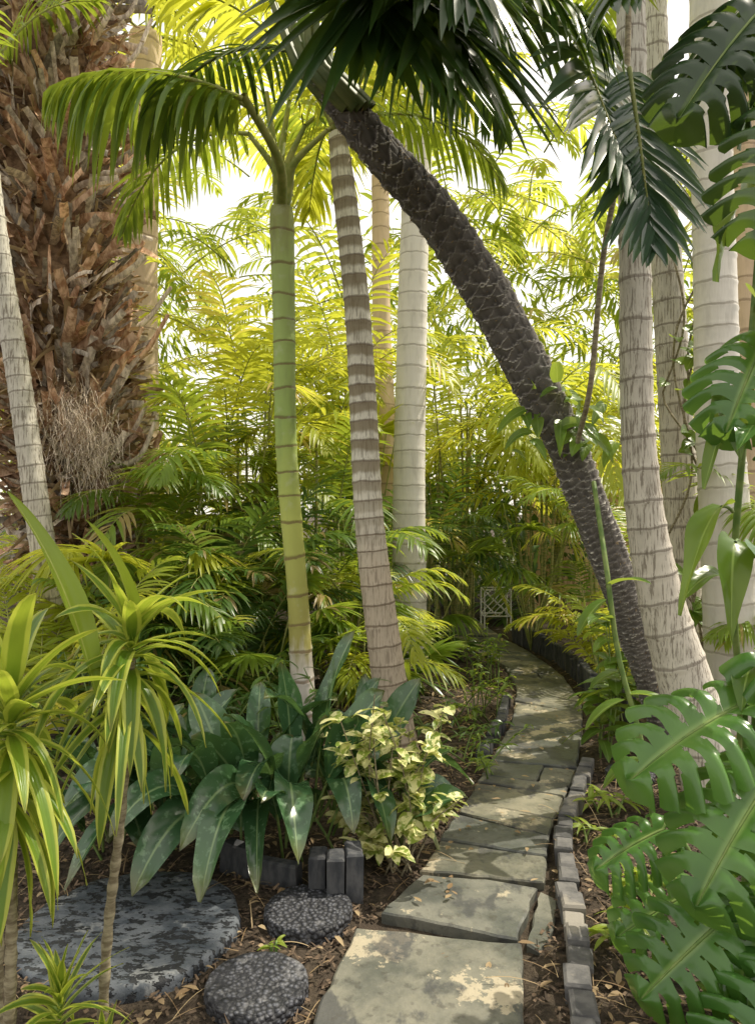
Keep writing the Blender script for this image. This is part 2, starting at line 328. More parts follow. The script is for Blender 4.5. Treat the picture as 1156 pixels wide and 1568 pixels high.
for i in range(22):
    a,b=st[i]+.0010,st[i+1]-.0010
    la,ra,lb,rb=at_y(Lq,a+U(-.004,.004)),at_y(Rq,a+U(-.004,.004)),at_y(Lq,b),at_y(Rq,b+U(-.004,.004))
    la,ra,lb,rb=[np.array(q)for q in(la,ra,lb,rb)]
    if i in (5,13):
        s=U(.35,.65); ma=la*(1-s)+ra*s; mbb=lb*(1-s)+rb*s; o=(ra-la)*.008
        slab(mb,[la,ma-o,mbb-o,lb],-.03,.02+U(0,.012)); slab(mb,[ma+o,ra,rb,mbb+o],-.03,.02+U(0,.012))
    else: slab(mb,[la,ra,rb,lb],-.03,.022+U(0,.014))
mb.obj('stone_path',smooth=False)

def rstone(name,cx,cy,r,h,mat,seed):
    na,nr=56,16; th=np.linspace(0,2*np.pi,na,endpoint=False); vs=[]
    for k in range(nr+3):
        for t in th:
            rr=r*(1+.05*mnoise.noise(Vector((math.cos(t)*1.5,math.sin(t)*1.5,seed)))+.03*mnoise.noise(Vector((math.cos(t)*6,math.sin(t)*6,seed))))
            if k<nr: f=(k/(nr-1))*.96; z=h
            else: f=[.99,1.0,1.0][k-nr]; z=[h-.008,h-.02,-.03][k-nr]
            x,y=cx+math.cos(t)*rr*f,cy+math.sin(t)*rr*f
            if k<nr: z+=.006*mnoise.noise(Vector((x*9,y*9,seed)))+.005*mnoise.noise(Vector((x*40,y*40,seed)))
            vs.append((x,y,z))
    mb=MB([mat]); mb.add(vs,gridfaces(nr+3,na,True),np.zeros((len(vs),3)),0); return mb.obj(name)
def pitted():
    m,nt=newmat('pitted_slate');g=NT(nt)
    n=g.noise(9,4,stretch=(1,1.8,1)); pit=g.ss(g.noise(30,3,stretch=(.7,1.3,1),rough=.7),.52,.56)
    col=g.mix(g.ss(n,.35,.65),(.06,.073,.09),(.135,.15,.17)); col=g.mix(g.ss(g.noise(7,6),.58,.64),col,(.24,.25,.255)); col=g.mix(pit,col,(.018,.02,.024))
    p=g.n('ShaderNodeBsdfPrincipled');g.l(col,p.inputs['Base Color']);p.inputs['Roughness'].default_value=.55
    h=g.math('SUBTRACT',g.math('MULTIPLY',g.noise(60,4),.4),pit); g.l(g.bump(h,.9,.012),p.inputs['Normal'])
    o=g.n('ShaderNodeOutputMaterial');g.l(p.outputs[0],o.inputs[0]); return m
M_pit=pitted()
rstone('round_stepping_stone',-.84,2.53,.37,.05,M_pit,1)
rstone('round_stepping_stone',-.245,2.62,.155,.055,M_stone,2)
rstone('round_stepping_stone',-.36,2.21,.155,.05,M_stone,3)
rstone('round_stepping_stone',1.36,4.0,.13,.05,M_stone,4)

def block(mb,c,hs,yaw,mi=0,rnd=.5,ch=.008,lean=(0,0)):
    ca,sa=math.cos(yaw),math.sin(yaw);vs=[]
    for z,i,(lx,ly) in ((0,0,(0,0)),(hs[2]*2-ch,0,lean),(hs[2]*2,ch,lean)):
        for sx,sy in((-1,-1),(1,-1),(1,1),(-1,1)):
            x,y=sx*(hs[0]-i),sy*(hs[1]-i); vs.append((c[0]+ca*x-sa*y+lx+U(-.002,.002),c[1]+sa*x+ca*y+ly+U(-.002,.002),c[2]+z))
    fs=[[r*4+i,r*4+(i+1)%4,(r+1)*4+(i+1)%4,(r+1)*4+i] for r in range(2) for i in range(4)]+[[8,9,10,11]]
    mb.add(vs,fs,np.tile((0,0,rnd),(12,1)),mi)
def edging(name,pts,mat,bl,hw,h,jz=.012,gap=.006,z0=-.04):
    P=spline([(x,y,0) for x,y in pts],400); s=np.concatenate([[0],np.cumsum(np.linalg.norm(np.diff(P,axis=0),axis=1))])
    mb=MB([mat]); q=0
    while q<s[-1]-bl:
        L=bl*U(.85,1.15); a=np.array([np.interp(q,s,P[:,i])for i in range(2)]);b=np.array([np.interp(q+L,s,P[:,i])for i in range(2)])
        c=(a+b)/2;d=b-a; block(mb,(c[0],c[1],z0),(L/2-gap/2,hw*U(.9,1.1),(h-z0+U(-jz,jz))/2),math.atan2(d[1],d[0])+U(-.05,.05),rnd=U(.15,.85),lean=(U(-.008,.008),U(-.008,.008))); q+=L
    return mb.obj(name,smooth=False)
edging('brick_edging',[(.545,1.9),(.60,2.2),(.67,2.5),(.715,2.8),(.84,3.31),(1.00,3.7),(1.17,4.12)],M_edge,.115,.036,.085)
edging('timber_edging',[(1.72,5.0),(1.66,5.6),(1.70,6.3),(1.70,7.2),(1.50,8.3)],M_edgeD,.085,.03,.20,.02)
edging('timber_edging',[(.58,4.2),(.76,4.75),(.86,5.1),(1.0,5.7)],M_edgeD,.16,.03,.09)
edging('timber_edging',[(-.62,2.98),(-.42,2.86),(-.25,2.80)],M_edgeD,.18,.03,.12)
mb=MB([M_edgeD])
for i,(x,y) in enumerate([(-.225,2.79),(-.155,2.755),(-.09,2.79)]): block(mb,(x,y,-.03),(.032,.05+.015*(i==2),.10+.004*i),.05*i,rnd=.3+.2*i)
mb.obj('paver_block_stack',smooth=False)

def scatter(n,x0,x1,y0,y1):
    x=U(x0,x1,n);y=U(y0,y1,n);k=~inpoly(x,y)
    for cx,cy,r in ((-.84,2.53,.36),(-.245,2.62,.15),(-.36,2.21,.15)): k&=((x-cx)**2+(y-cy)**2>r*r)
    return x[k],y[k]
mb=MB([M_chip,M_dry])
for (n,x0,x1,y0,y1,l0,l1) in ((19000,-1.6,2.2,1.9,4.2,.008,.034),(6000,-1.5,2.6,4.2,7.5,.015,.05)):
    x,y=scatter(n,x0,x1,y0,y1); z=np.array([gh(a,b) for a,b in zip(x,y)])+.014+U(0,.012,len(x))
    d=np.stack([U(-1,1,len(x)),U(-1,1,len(x)),U(-.3,.35,len(x))],-1)
    strips(mb,np.stack([x,y,z],-1),d,np.stack([U(-.5,.5,len(x)),U(-.5,.5,len(x)),np.ones(len(x))],-1),U(l0,l1,len(x)),U(.002,.007,len(x)),0,P_CHIP,1,2,0)
x,y=scatter(2000,-1.5,2.2,1.9,6.5); z=np.array([gh(a,b) for a,b in zip(x,y)])+.03
d=np.stack([U(-1,1,len(x)),U(-1,1,len(x)),U(-.1,.4,len(x))],-1)
strips(mb,np.stack([x,y,z],-1),d,V(0,0,1),U(.02,.07,len(x)),U(.004,.012,len(x)),.5,P_LANCE,4,3,.4,None,1)
x,y=scatter(1500,-1.5,2.2,1.9,6.0); z=np.array([gh(a,b) for a,b in zip(x,y)])+.03
d=np.stack([U(-1,1,len(x)),U(-1,1,len(x)),U(0,.35,len(x))],-1)
strips(mb,np.stack([x,y,z],-1),d,V(0,0,1),U(.08,.22,len(x)),U(.001,.0025,len(x)),.7,P_CHIP,5,2,0,None,1)
x,y=U(.1,1.4,160),U(2.1,5.5,160); k=inpoly(x,y); x,y=x[k],y[k]
strips(mb,np.stack([x,y,x*0+.045],-1),np.stack([U(-1,1,len(x)),U(-1,1,len(x)),x*0+.05],-1),V(0,0,1),U(.015,.06,len(x)),U(.004,.012,len(x)),.1,P_LANCE,4,3,.3,None,1)
mb.obj('bark_mulch')

# ---------------------------------------------------------------- palm trees
def crown(mb,top,n,L,az=(0,360),el=(10,75),ll=.5,lw=.02,droop=1.6,ldroop=1.0,ml=1,ms=2,nl=34,pet=.14,**k):
    for i in range(n):
        a=math.radians(az[0]+(az[1]-az[0])*(i+U(.2,.8))/n); e=math.radians(U(*el))
        frond(mb,top+V(0,0,U(-.05,.05)),V(math.cos(a)*math.cos(e),math.sin(a)*math.cos(e),math.sin(e)),L*U(.8,1.1),droop*U(.8,1.25),ll,lw,nl,ldroop,U(.05,.3),ml,ms,pet,rr=.014,**k)

mb=MB([T_green,M_frond,M_rachis])
trunk(mb,[(-.42,4.5,-.05),(-.46,4.5,.5),(-.49,4.5,.99),(-.55,4.5,1.78),(-.57,4.5,2.58),(-.585,4.5,3.2),(-.583,4.5,3.3)],[.078,.070,.062,.064,.067,.074,.062],.17,.004,300)
for e in ((-.62,4.46,3.62,-.66,4.4,3.95),(-.54,4.52,3.6,-.44,4.5,3.8),(-.59,4.55,3.66,-.55,4.6,4.0),(-.50,4.45,3.55,-.30,4.4,3.72),(-.63,4.52,3.55,-.78,4.5,3.75)):
    tube(mb,spline([(-.584,4.5,3.22),((-.584+e[0])/2,4.5,3.42),e[:3],e[3:]],14),np.linspace(.042,.014,14),8,2)
for b,d,L,dr in (((-.44,4.5,3.8),(.5,.5,.8),1.4,1.7),((-.55,4.6,4.0),(0,.8,.7),1.5,1.8),((-.3,4.4,3.72),(.9,.2,.55),1.3,2.0),((-.78,4.5,3.75),(-.9,.5,.4),1.3,2.0)):
    frond(mb,b,d,L,dr,.42,.018,34,1.5,.1,1,2,.06,rr=.014)
mb.obj('green_palm_tree')

mb=MB([T_sunband,M_frondY,M_rachis])
trunk(mb,[(.135,4.4,-.05),(.047,4.4,.61),(-.043,4.4,1.39),(-.089,4.4,2.165),(-.128,4.4,2.75),(-.206,4.4,3.45),(-.24,4.4,3.7)],[.112,.10,.086,.080,.074,.066,.05],.115,.005,320,flare=.02)
crown(mb,V(-.24,4.4,3.7),6,1.5,az=(20,330),el=(25,70),ldroop=1.2)
mb.obj('sunbanded_palm_tree')

def palm(name,ctrl,rad,mat,pitch,cn=9,cl=2.0,ml=M_frond,ra=.006,**k):
    mb=MB([mat,ml,M_rachis]); trunk(mb,ctrl,rad,pitch,ra,220,24,flare=.03); crown(mb,np.array(ctrl[-1],float),cn,cl,**k); return mb.obj(name)
palm('palm_tree',[(.30,7,-.05),(.30,7,1.2),(.31,7,2.5),(.345,7,3.9),(.41,7,5.6),(.43,7,6.4)],[.175,.155,.145,.135,.125,.11],T_pale,.16,7,2.2,M_frondY,ll=.6,lw=.024)
palm('palm_tree',[(.20,8.4,-.05),(.1,8.4,2.2),(.05,8.6,3.5),(.03,8.7,5.4)],[.14,.12,.105,.10],T_tan,.2,7,2.2,M_frondY,ll=.55,lw=.024)
palm('palm_tree',[(1.72,3.68,-.05),(1.534,3.68,.585),(1.42,3.68,.975),(1.339,3.68,1.4),(1.297,3.68,1.885),(1.28,3.68,2.535),(1.267,3.68,3.35),(1.25,3.68,4.7)],[.15,.13,.110,.092,.080,.076,.072,.065],T_fiss,.15,4,1.8,M_frond,el=(25,75),az=(-90,120),ll=.5,lw=.02)
palm('palm_tree',[(2.36,4.8,-.05),(2.28,4.8,.96),(2.21,4.8,2.02),(2.19,4.8,2.87),(2.16,4.8,3.93),(2.15,4.8,5.8)],[.20,.165,.142,.132,.125,.11],T_pale,.16,4,1.6,M_frondY,ll=.42,lw=.018,el=(20,80))
palm('palm_tree',[(2.22,5.25,-.05),(2.17,5.3,1.38),(2.10,5.3,2.75),(2.02,5.3,3.9),(1.95,5.3,5.5)],[.14,.12,.11,.10,.1],T_fiss,.17,3,1.5,M_frondY,ll=.42,lw=.018)
palm('palm_tree',[(3.0,6,-.05),(2.98,6,2.5),(2.95,6,5.5)],[.15,.13,.12],T_tan,.2,4,1.6,M_frondY,ll=.42,lw=.018)
palm('palm_tree',[(-2.5,8,-.05),(-2.56,8,2),(-2.57,8,4),(-2.5,8,6.6)],[.22,.20,.19,.17],T_tan,.22,8,2.4,M_frondY,ll=.6,lw=.025)
palm('palm_tree',[(-2.1,5,-.05),(-2.18,5,.67),(-2.376,5,2.04),(-2.55,5,3.15),(-2.7,5,4.3)],[.10,.085,.078,.072,.068],T_fiss,.13,3,1.4,M_frond)

def bark_scar():
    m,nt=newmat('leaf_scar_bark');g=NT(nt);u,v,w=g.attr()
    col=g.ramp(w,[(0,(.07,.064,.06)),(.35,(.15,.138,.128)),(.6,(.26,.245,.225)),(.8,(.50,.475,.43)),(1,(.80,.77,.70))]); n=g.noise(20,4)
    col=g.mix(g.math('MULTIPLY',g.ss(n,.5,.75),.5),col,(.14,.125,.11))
    p=g.n('ShaderNodeBsdfPrincipled');g.l(col,p.inputs['Base Color']);p.inputs['Roughness'].default_value=.85;p.inputs['Specular IOR Level'].default_value=.2
    g.l(g.bump(g.noise(45,3),.6,.008),p.inputs['Normal'])
    o=g.n('ShaderNodeOutputMaterial');g.l(p.outputs[0],o.inputs[0]); return m
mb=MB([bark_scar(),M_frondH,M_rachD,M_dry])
ctrl=[(1.765,4.27,-.05),(1.51,4.2,.65),(1.275,4.1,1.21),(1.03,4.0,1.78),(.80,3.9,2.187),(.544,3.8,2.605),(.264,3.65,2.946),(.037,3.5,3.13),(-.174,3.4,3.34),(-.25,3.36,3.43)]
n,na=1200,110; P=spline(ctrl,n); R=np.interp(np.linspace(0,1,n),np.linspace(0,1,10),[.105,.098,.102,.100,.120,.118,.106,.092,.080,.06])
T,S,N=frames(P); s=np.concatenate([[0],np.cumsum(np.linalg.norm(np.diff(P,axis=0),axis=1))]); th=np.linspace(0,2*np.pi,na,endpoint=False)
SS,TH=np.meshgrid(s,th,indexing='ij')
js=[np.array([[mnoise.noise(Vector((math.cos(t)*1.6*f,math.sin(t)*1.6*f,a*5*f))) for t in th[::2]] for a in s[::6]]) for f in (1,2.6)]
def up(J):
    J=np.repeat(J,2,1)[:,:na]; i=np.linspace(0,J.shape[0]-1,n);k=np.minimum(i.astype(int),J.shape[0]-2);f=(i-k)[:,None]; return J[k]*(1-f)+J[k+1]*f
jn=up(js[0]);j2=up(js[1])
pit=np.interp(s/s[-1],[0,.40,.5,1],[.036,.040,.070,.080]); q0=np.concatenate([[0],np.cumsum(np.diff(s)/pit[1:])])[:,None]
amp=np.interp(s/s[-1],[0,.4,.5,1],[.20,.22,.38,.42])[:,None]
H=np.zeros_like(SS)
for fam in (0,1):
    ang=TH/(2*np.pi)*4+fam*.5+.22*jn; tri=np.abs((ang%1)-.5)*4-1
    qq=q0+fam*.5+amp*tri+.34*jn+.24*j2; fr=qq-np.floor(qq)
    edge=np.exp(-((fr-.92)/.055)**2)*(.8+.5*jn); H=np.maximum(H,np.maximum(edge,np.clip(fr,0,.92)*.45))
r=R[:,None]+(H-.4)*.015+.006*jn+.006*j2
vs=P[:,None]+S[:,None]*(np.cos(th)[None,:,None]*r[...,None])+N[:,None]*(np.sin(th)[None,:,None]*r[...,None])
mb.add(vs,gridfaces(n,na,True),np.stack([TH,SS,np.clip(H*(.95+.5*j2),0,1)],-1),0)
M=1300; ii=rng.integers(int(n*.03),n-2,M); jj=rng.integers(0,na,M); nrm=nz(vs[ii,jj]-P[ii])
strips(mb,vs[ii,jj]-nrm*.004,nz(nrm*.6+T[ii]*.5+U(-.7,.7,(M,3))),nrm,U(.01,.035,M),U(.001,.003,M),.2,P_LANCE,3,2,0,None,3)
top=V(-.25,3.36,3.43); dn=V(.16,.05,-.14)
for k in range(11):
    a=k*2.4; o=V(math.cos(a),math.sin(a)*.8,math.sin(a)*.3)
    tube(mb,spline([top+dn*.9+o*.075,top+dn*.3+o*.085,top+o*.08+V(-.05,0,.08),top+o*.15+V(-.08,0,.34)],10),np.linspace(.036,.014,10),7,2,rnd=U(0,1))
hero=[((.16,-1,.30),1.35,1.5,.60,.028,.9,40),((.42,-.85,.20),1.25,1.6,.60,.030,.8,34),((.85,-.45,.35),1.3,1.6,.5,.026,1.2,30),((.5,.6,.8),1.7,1.8,.5,.020,1.2,32),((-.8,.6,.7),1.4,1.7,.42,.018,1.2,30)]
for d,L,dr,ll,lw,ld,nl in hero:
    frond(mb,top+nz(V(*d))*.12+V(.02,0,.05),d,L,dr,ll,lw,nl,ld,-.15,1,2,.10,rr=.016,nseg=6,fr=U(0,.8),a0=78,a1=18)
frond(mb,(-.06,2.95,3.62),(.06,-.55,-.46),.62,.7,.80,.034,24,.35,-.05,1,2,.05,rr=.016,nseg=7,fr=.4,a0=56,a1=8)
frond(mb,(.10,3.0,3.60),(.28,-.50,-.46),.60,.7,.80,.034,22,.40,-.05,1,2,.05,rr=.016,nseg=7,fr=.2,a0=52,a1=8)
mb.obj('leaning_palm_tree')

# shaggy palm at left
mb=MB([M_fibre,M_boot,M_dry,M_frondY,M_rachis,M_bootg])
cs=[(-2.35,6.1,-.05),(-2.38,6.1,1.0),(-2.5,6.05,2.0),(-2.6,6.0,3.2),(-2.65,6.0,4.6),(-2.65,6.0,6.3)]
P=spline(cs,200); R=np.interp(np.linspace(0,1,200),[0,.2,.35,.6,1],[.20,.22,.34,.40,.38])
tube(mb,P,R,40,0,disp=lambda s,t:.06*np.sin(t*7+s*9)*np.cos(s*17+t*3))
T,S,N=frames(P)
for cnt,l0,l1,w0,w1,mi,up_ in ((900,.18,.5,.022,.055,1,.8),(1000,.18,.46,.018,.045,5,.8),(400,.10,.30,.01,.02,0,.3),(900,.15,.45,.006,.018,2,-.6),(600,.1,.35,.012,.035,2,.6)):
    ii=rng.integers(30,198,cnt) if mi!=2 else rng.integers(20,190,cnt); a=U(0,2*np.pi,cnt); rad=S[ii]*np.cos(a)[:,None]+N[ii]*np.sin(a)[:,None]
    tang=np.cross(rad,Z); d=nz(rad*U(.4,1.4,(cnt,1))+Z*up_*U(.3,1.2,(cnt,1))+tang*U(-.8,.8,(cnt,1)))
    strips(mb,P[ii]+rad*(R[ii]*.95)[:,None],d,nz(rad+tang*U(-.5,.5,(cnt,1))),U(l0,l1,cnt),U(w0,w1,cnt),U(-.9,1.0,cnt),P_CHIP,5,3,-.35,None,mi,.15,.6)
for k in range(110):
    i=rng.integers(30,190);a=U(math.pi*.9,math.pi*2.1); rad=S[i]*math.cos(a)+N[i]*math.sin(a)
    b=P[i]+rad*R[i]; L=U(.25,.55); tube(mb,spline([b,b+rad*L*.5+V(0,0,L*.1),b+rad*L*.8+V(U(-.1,.1),0,L*.7)],9),np.linspace(.032,.016,9),6,(1,5)[k%2],rnd=U(.5,1),cap=True)
crown(mb,V(-2.65,6,6.3),5,2.2,el=(10,70),ll=.5,lw=.02,ml=3,ms=4)
mb.obj('shaggy_palm_tree')
mb=MB([M_bootg])
for k in range(3):
    n=600; c=V(-2.12,5.3,1.95)+V(U(-.1,.1),0,U(-.15,.15)); o=rng.normal(0,1,(n,3))*V(.11,.08,.15)
    strips(mb,c+o,U(-1,1,(n,3)),Z,U(.08,.2,n),.0016,.9,P_CHIP,5,2,0,U(.6,1,n),0)
mb.obj('air_plant_moss')

mb=MB([M_frond,M_rachis]); 
tube(mb,spline([(-.58,4.5,3.3),(-.56,4.2,3.45),(-.70,3.85,3.62)],10),np.linspace(.035,.02,10),8,1)
frond(mb,(-.70,3.85,3.60),(-.75,-.1,.30),1.0,1.0,.66,.022,36,2.8,-.1,0,1,.03,rr=.015,nseg=6,a0=60)
frond(mb,(-.70,3.95,3.62),(-.8,.3,.75),1.2,1.5,.50,.020,34,2.2,-.1,0,1,.05,rr=.015,nseg=6)
mb.obj('palm_frond_cluster')
mb=MB([M_frondB,M_rachis])
frond(mb,(.74,3.1,3.62),(.22,-.28,-.8),1.0,.3,.50,.025,36,.35,.1,0,1,.03,rr=.012,nseg=5,a0=78,a1=30)
frond(mb,(1.02,3.0,3.25),(.0,-.3,-.9),.85,.1,.38,.024,28,.4,.1,0,1,.03,rr=.012,nseg=5,a0=60,a1=20)
frond(mb,(1.26,3.5,4.3),(-.75,-.55,-.1),1.3,1.6,.42,.024,34,.5,.1,0,1,.2,rr=.014,nseg=5,a0=80,a1=35)
mb.obj('hanging_palm_frond')
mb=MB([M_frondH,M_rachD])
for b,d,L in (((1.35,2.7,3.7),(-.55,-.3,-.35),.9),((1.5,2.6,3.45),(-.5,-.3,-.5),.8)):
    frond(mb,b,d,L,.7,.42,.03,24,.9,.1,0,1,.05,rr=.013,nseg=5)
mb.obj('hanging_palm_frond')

# ---------------------------------------------------------------- areca clumps & background palms
def areca(name,c,n,h,L,ml,spread=.25,ll=.32,lw=.013,nl=24,lean=.5,droop=1.5,stems=True,kmax=3):
    mb=MB([ml,M_rachis,M_cane])
    for i in range(n):
        a=U(0,2*math.pi); b=V(c[0]+math.cos(a)*spread*U(0,1),c[1]+math.sin(a)*spread*U(0,1),-.03); hh=U(*h); lx=U(.0,lean)
        t=b+V(math.cos(a)*lx*hh*.35,math.sin(a)*lx*hh*.35,hh)
        if stems: tube(mb,spline([b,(b+t)/2+V(U(-.05,.05),U(-.05,.05),0),t],12),np.linspace(.02,.011,12),6,2,rnd=U(0,1))
        for k in range(rng.integers(1,kmax+1)):
            a2=a+U(-1.5,1.5);e=U(.4,1.25)
            frond(mb,t-V(0,0,U(0,.15)*hh),V(math.cos(a2)*math.cos(e),math.sin(a2)*math.cos(e),math.sin(e)),L*U(.75,1.15),droop*U(.7,1.3),ll,lw,nl,.9,U(.1,.35),0,1,.12,rr=.008)
    return mb.obj(name)
areca('areca_palm',(-1.75,6.0),12,(.3,2.0),1.1,M_frond,ll=.36,lw=.017)
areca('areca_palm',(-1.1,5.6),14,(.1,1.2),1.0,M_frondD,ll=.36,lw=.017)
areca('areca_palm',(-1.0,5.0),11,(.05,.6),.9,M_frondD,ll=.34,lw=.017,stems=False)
areca('areca_palm',(-1.6,4.9),11,(.05,.9),.9,M_frond,ll=.34,lw=.017,stems=False)
areca('areca_palm',(-1.2,7.2),15,(.8,3.2),1.4,M_frondY,ll=.42,lw=.018)
areca('areca_palm',(-.45,6.3),11,(.3,2.2),1.1,M_frond,ll=.38,lw=.017)
areca('areca_palm',(-.15,5.5),9,(.15,.9),.9,M_frondY)
areca('areca_palm',(-2.3,7.2),12,(.5,2.2),1.4,M_frondY)
areca('areca_palm',(-3.4,7.2),12,(.4,3.0),1.4,M_frondY)
areca('areca_palm',(-1.9,4.2),10,(.1,.7),.9,M_frondY,ll=.28)
areca('areca_palm',(1.0,9.6),15,(1.6,3.2),2.0,M_frondY,ll=.62,lw=.024,droop=2.2)
areca('areca_palm',(1.9,8.6),11,(1.5,3.0),1.8,M_frondY,ll=.55,lw=.022,droop=2.2)
areca('areca_palm',(2.1,6.9),9,(.5,1.6),1.1,M_frond)
areca('areca_palm',(2.0,6.2),9,(.15,.5),.8,M_frondY,ll=.25)
areca('areca_palm',(.35,7.8),11,(.4,1.6),1.2,M_frondD)
areca('areca_palm',(-.2,8.6),13,(1,3.6),1.8,M_frondY,ll=.5,lw=.02,droop=2)
areca('areca_palm',(3.2,8),10,(.5,3.0),1.5,M_frondY)
areca('areca_palm',(2.8,5.2),7,(.3,1.6),1.0,M_frond)
areca('areca_palm',(-2.9,4.6),8,(.1,.8),.9,M_frondY)
def fanpalm(c,n,h,R,ml,w=.018):
    mb=MB([ml,M_rachis])
    for i in range(n):
        a=i*2.4+U(-.3,.3); hh=U(*h); r=U(.25,.6); hub=(c[0]+math.cos(a)*r,c[1]+math.sin(a)*r*.8,hh)
        fanleaf(mb,hub,(math.cos(a),math.sin(a)-.3,U(-.2,.9)),R*U(.8,1.15),28,0,1,(c[0],c[1],0),w,U(2.4,3.4),U(.5,1.2))
    return mb.obj('fan_palm')
fanpalm((-1.75,5.0),11,(.6,1.5),.50,M_frondY)
fanpalm((-.75,5.0),9,(.4,1.1),.38,M_frond)
fanpalm((-.1,5.3),8,(.3,.9),.34,M_frond)
fanpalm((-1.3,6.4),9,(1.4,2.6),.50,M_frondY)
fanpalm((.5,7.4),8,(.4,1.2),.45,M_frond)
fanpalm((-.2,7.6),8,(1.5,3.0),.55,M_frondY)
fanpalm((1.6,7.7),8,(.6,1.6),.5,M_frond)
mb=MB([M_frondYb,M_rachis,M_bgleaf,M_bgleaf,M_frondD])
for k in range(230):
    x=U(-9,9);y=U(10.5,15); z=U(.5,8.4); a=U(0,6.28);e=U(.0,1.1)
    if k%3==0: x=U(-5,5)
    if k%4==0: z=U(4,8.5)
    frond(mb,(x,y,z),(math.cos(a)*math.cos(e),math.sin(a)*math.cos(e),math.sin(e)),U(1.8,3.0),U(1.2,2.2),.65,.038,20,1.0,.2,(4 if z<1.6 else (0,2,0,2,0)[k%5]),1,.1,nseg=3,rr=.014)
for k in range(120):
    c=V(U(-10,10),U(13,18),U(.2,6.5)); n=110; o=rng.normal(0,1,(n,3))*V(.75,.6,.55)
    strips(mb,c+o,nz(o+U(-.6,.6,(n,3))),nz(V(0,0,1)+U(-.5,.5,(n,3))),U(.25,.55,n),U(.02,.045,n),.8,P_LANCE,3,3,.2,None,(3,0,3,4)[k%4] if c[2]<2.5 else 3)
mb.obj('background_foliage')
mb=MB([M_frondD,M_broad,M_frond])
for k in range(55):
    c=V(U(-.2,3.4),U(9.8,12.5),U(.1,1.9)); n=70; o=rng.normal(0,1,(n,3))*V(.4,.35,.3)
    strips(mb,c+o,nz(o+U(-.6,.6,(n,3))),nz(V(0,0,1)+U(-.5,.5,(n,3))),U(.12,.3,n),U(.02,.05,n),.8,P_OVAL,3,3,.2,None,(0,0,2)[k%3])
mb.obj('shade_shrub')

# ---------------------------------------------------------------- foreground left plants
def dracaena(stem,heads):
    mb=MB([M_drac,M_dstem,M_cord]); Ps=spline(stem,60); tube(mb,Ps,np.linspace(.015,.011,60),8,1,disp=lambda s,t:.0018*np.sin(s*260))
    for (h,n,L,W,dr,el0,el1) in heads:
        h=V(*h); a=np.arange(n)*2.399+U(-.3,.3,n); f=np.linspace(0,1,n); e=np.radians(el0+(el1-el0)*f**.8+U(-12,12,n))
        d=np.stack([np.cos(a)*np.cos(e),np.sin(a)*np.cos(e),np.sin(e)],-1)
        strips(mb,h+V(0,0,1)*((f-.5)*.13)[:,None],d,nz(Z+.001*d),L*U(.6,1.15,n)*(1-.25*f),W*U(.7,1.2,n),dr*U(.4,1.6,n)*(1-.4*f),P_STRAP,10,5,.3,None,0,.10,.5)
    return mb
mb=dracaena([(-.72,1.92,-.03),(-.70,1.92,.35),(-.655,1.9,.7),(-.632,1.9,1.08)],[((-.63,1.9,1.08),42,.38,.021,2.3,-25,75),((-.655,1.9,.96),18,.34,.019,2.6,-45,30)])
bleaf(mb,(-.70,1.85,.98),(-.76,1.83,1.30),(-.90,1.80,1.50),.042,P_LANCE,0,mi=2,fold=.5,roll=.5)
bleaf(mb,(-.63,1.9,1.1),(-.62,1.9,1.28),(-.74,1.88,1.43),.034,P_LANCE,0,mi=2,fold=.5,roll=-.5)
mb.obj('dracaena_plant')
mb=dracaena([(-.86,1.72,-.03),(-.85,1.72,.5),(-.84,1.7,.85)],[((-.84,1.7,.96),34,.38,.024,2.3,-30,80),((-.84,1.7,.80),16,.36,.022,2.6,-50,20)])
mb.obj('dracaena_plant')
mb=dracaena([(-.72,1.72,-.03),(-.74,1.74,.12),(-.75,1.75,.24)],[((-.75,1.75,.26),34,.20,.012,1.2,-10,85)]); mb.obj('dracaena_plant')
mb=dracaena([(-1.0,1.95,-.03),(-1.0,1.95,.5),(-1.02,1.95,.8)],[((-1.02,1.95,.85),30,.36,.022,2.2,-30,85)]); mb.obj('dracaena_plant')
mb=dracaena([(-.62,1.75,-.03),(-.63,1.75,.08)],[((-.66,1.78,.09),24,.16,.012,1.2,0,80)]); mb.obj('dracaena_plant')

# dark broad-leaf clump
mb=MB([M_broad,M_stem,M_dry])
B=V(-.45,3.15,.1)
tips=[(-1.235,2.7,.15,.075),(-1.15,2.9,.33,.075),(-.85,2.56,.12,.085),(-.70,2.62,.25,.085),(-.60,2.5,.13,.08),(-.42,2.58,.12,.06),(-.28,2.62,.20,.075),(-.09,2.82,.22,.06),(.25,3.0,.08,.075),(.18,2.95,.22,.07),(.03,3.1,.70,.08),(-.10,3.3,.92,.075),(-.42,3.2,.80,.065),(-.79,3.2,.67,.075),(-.90,3.0,.42,.085),(-.62,3.0,.60,.07),(-.2,3.0,.62,.075),(-1.0,2.75,.22,.085),(-.5,2.75,.38,.08),(-1.05,3.2,.45,.08),(-1.3,2.85,.22,.08),(-1.2,2.75,.3,.08),(.1,2.95,.12,.07),(-1.1,2.6,.12,.08),(-.95,2.62,.3,.08),(-1.35,2.95,.1,.075),(-.75,2.75,.45,.08),(.05,2.85,.16,.065)]
for x,y,z,w in tips:
    t=V(x,y,z); b=B+V(U(-.1,.1)+(x+.45)*.45,U(-.1,.15),0)
    mid=(b+t)/2+V(U(-.06,.06),U(-.06,.06),.24+.2*(z<.5)+U(-.08,.08)) if z<.6 else (b*.6+t*.4)+V(U(-.08,.08),0,.22)
    bleaf(mb,b,mid,t,w*U(.85,1.15),P_BROAD,.26,mi=0,ms=1,roll=U(-.6,.6),wave=.16,fold=.3)
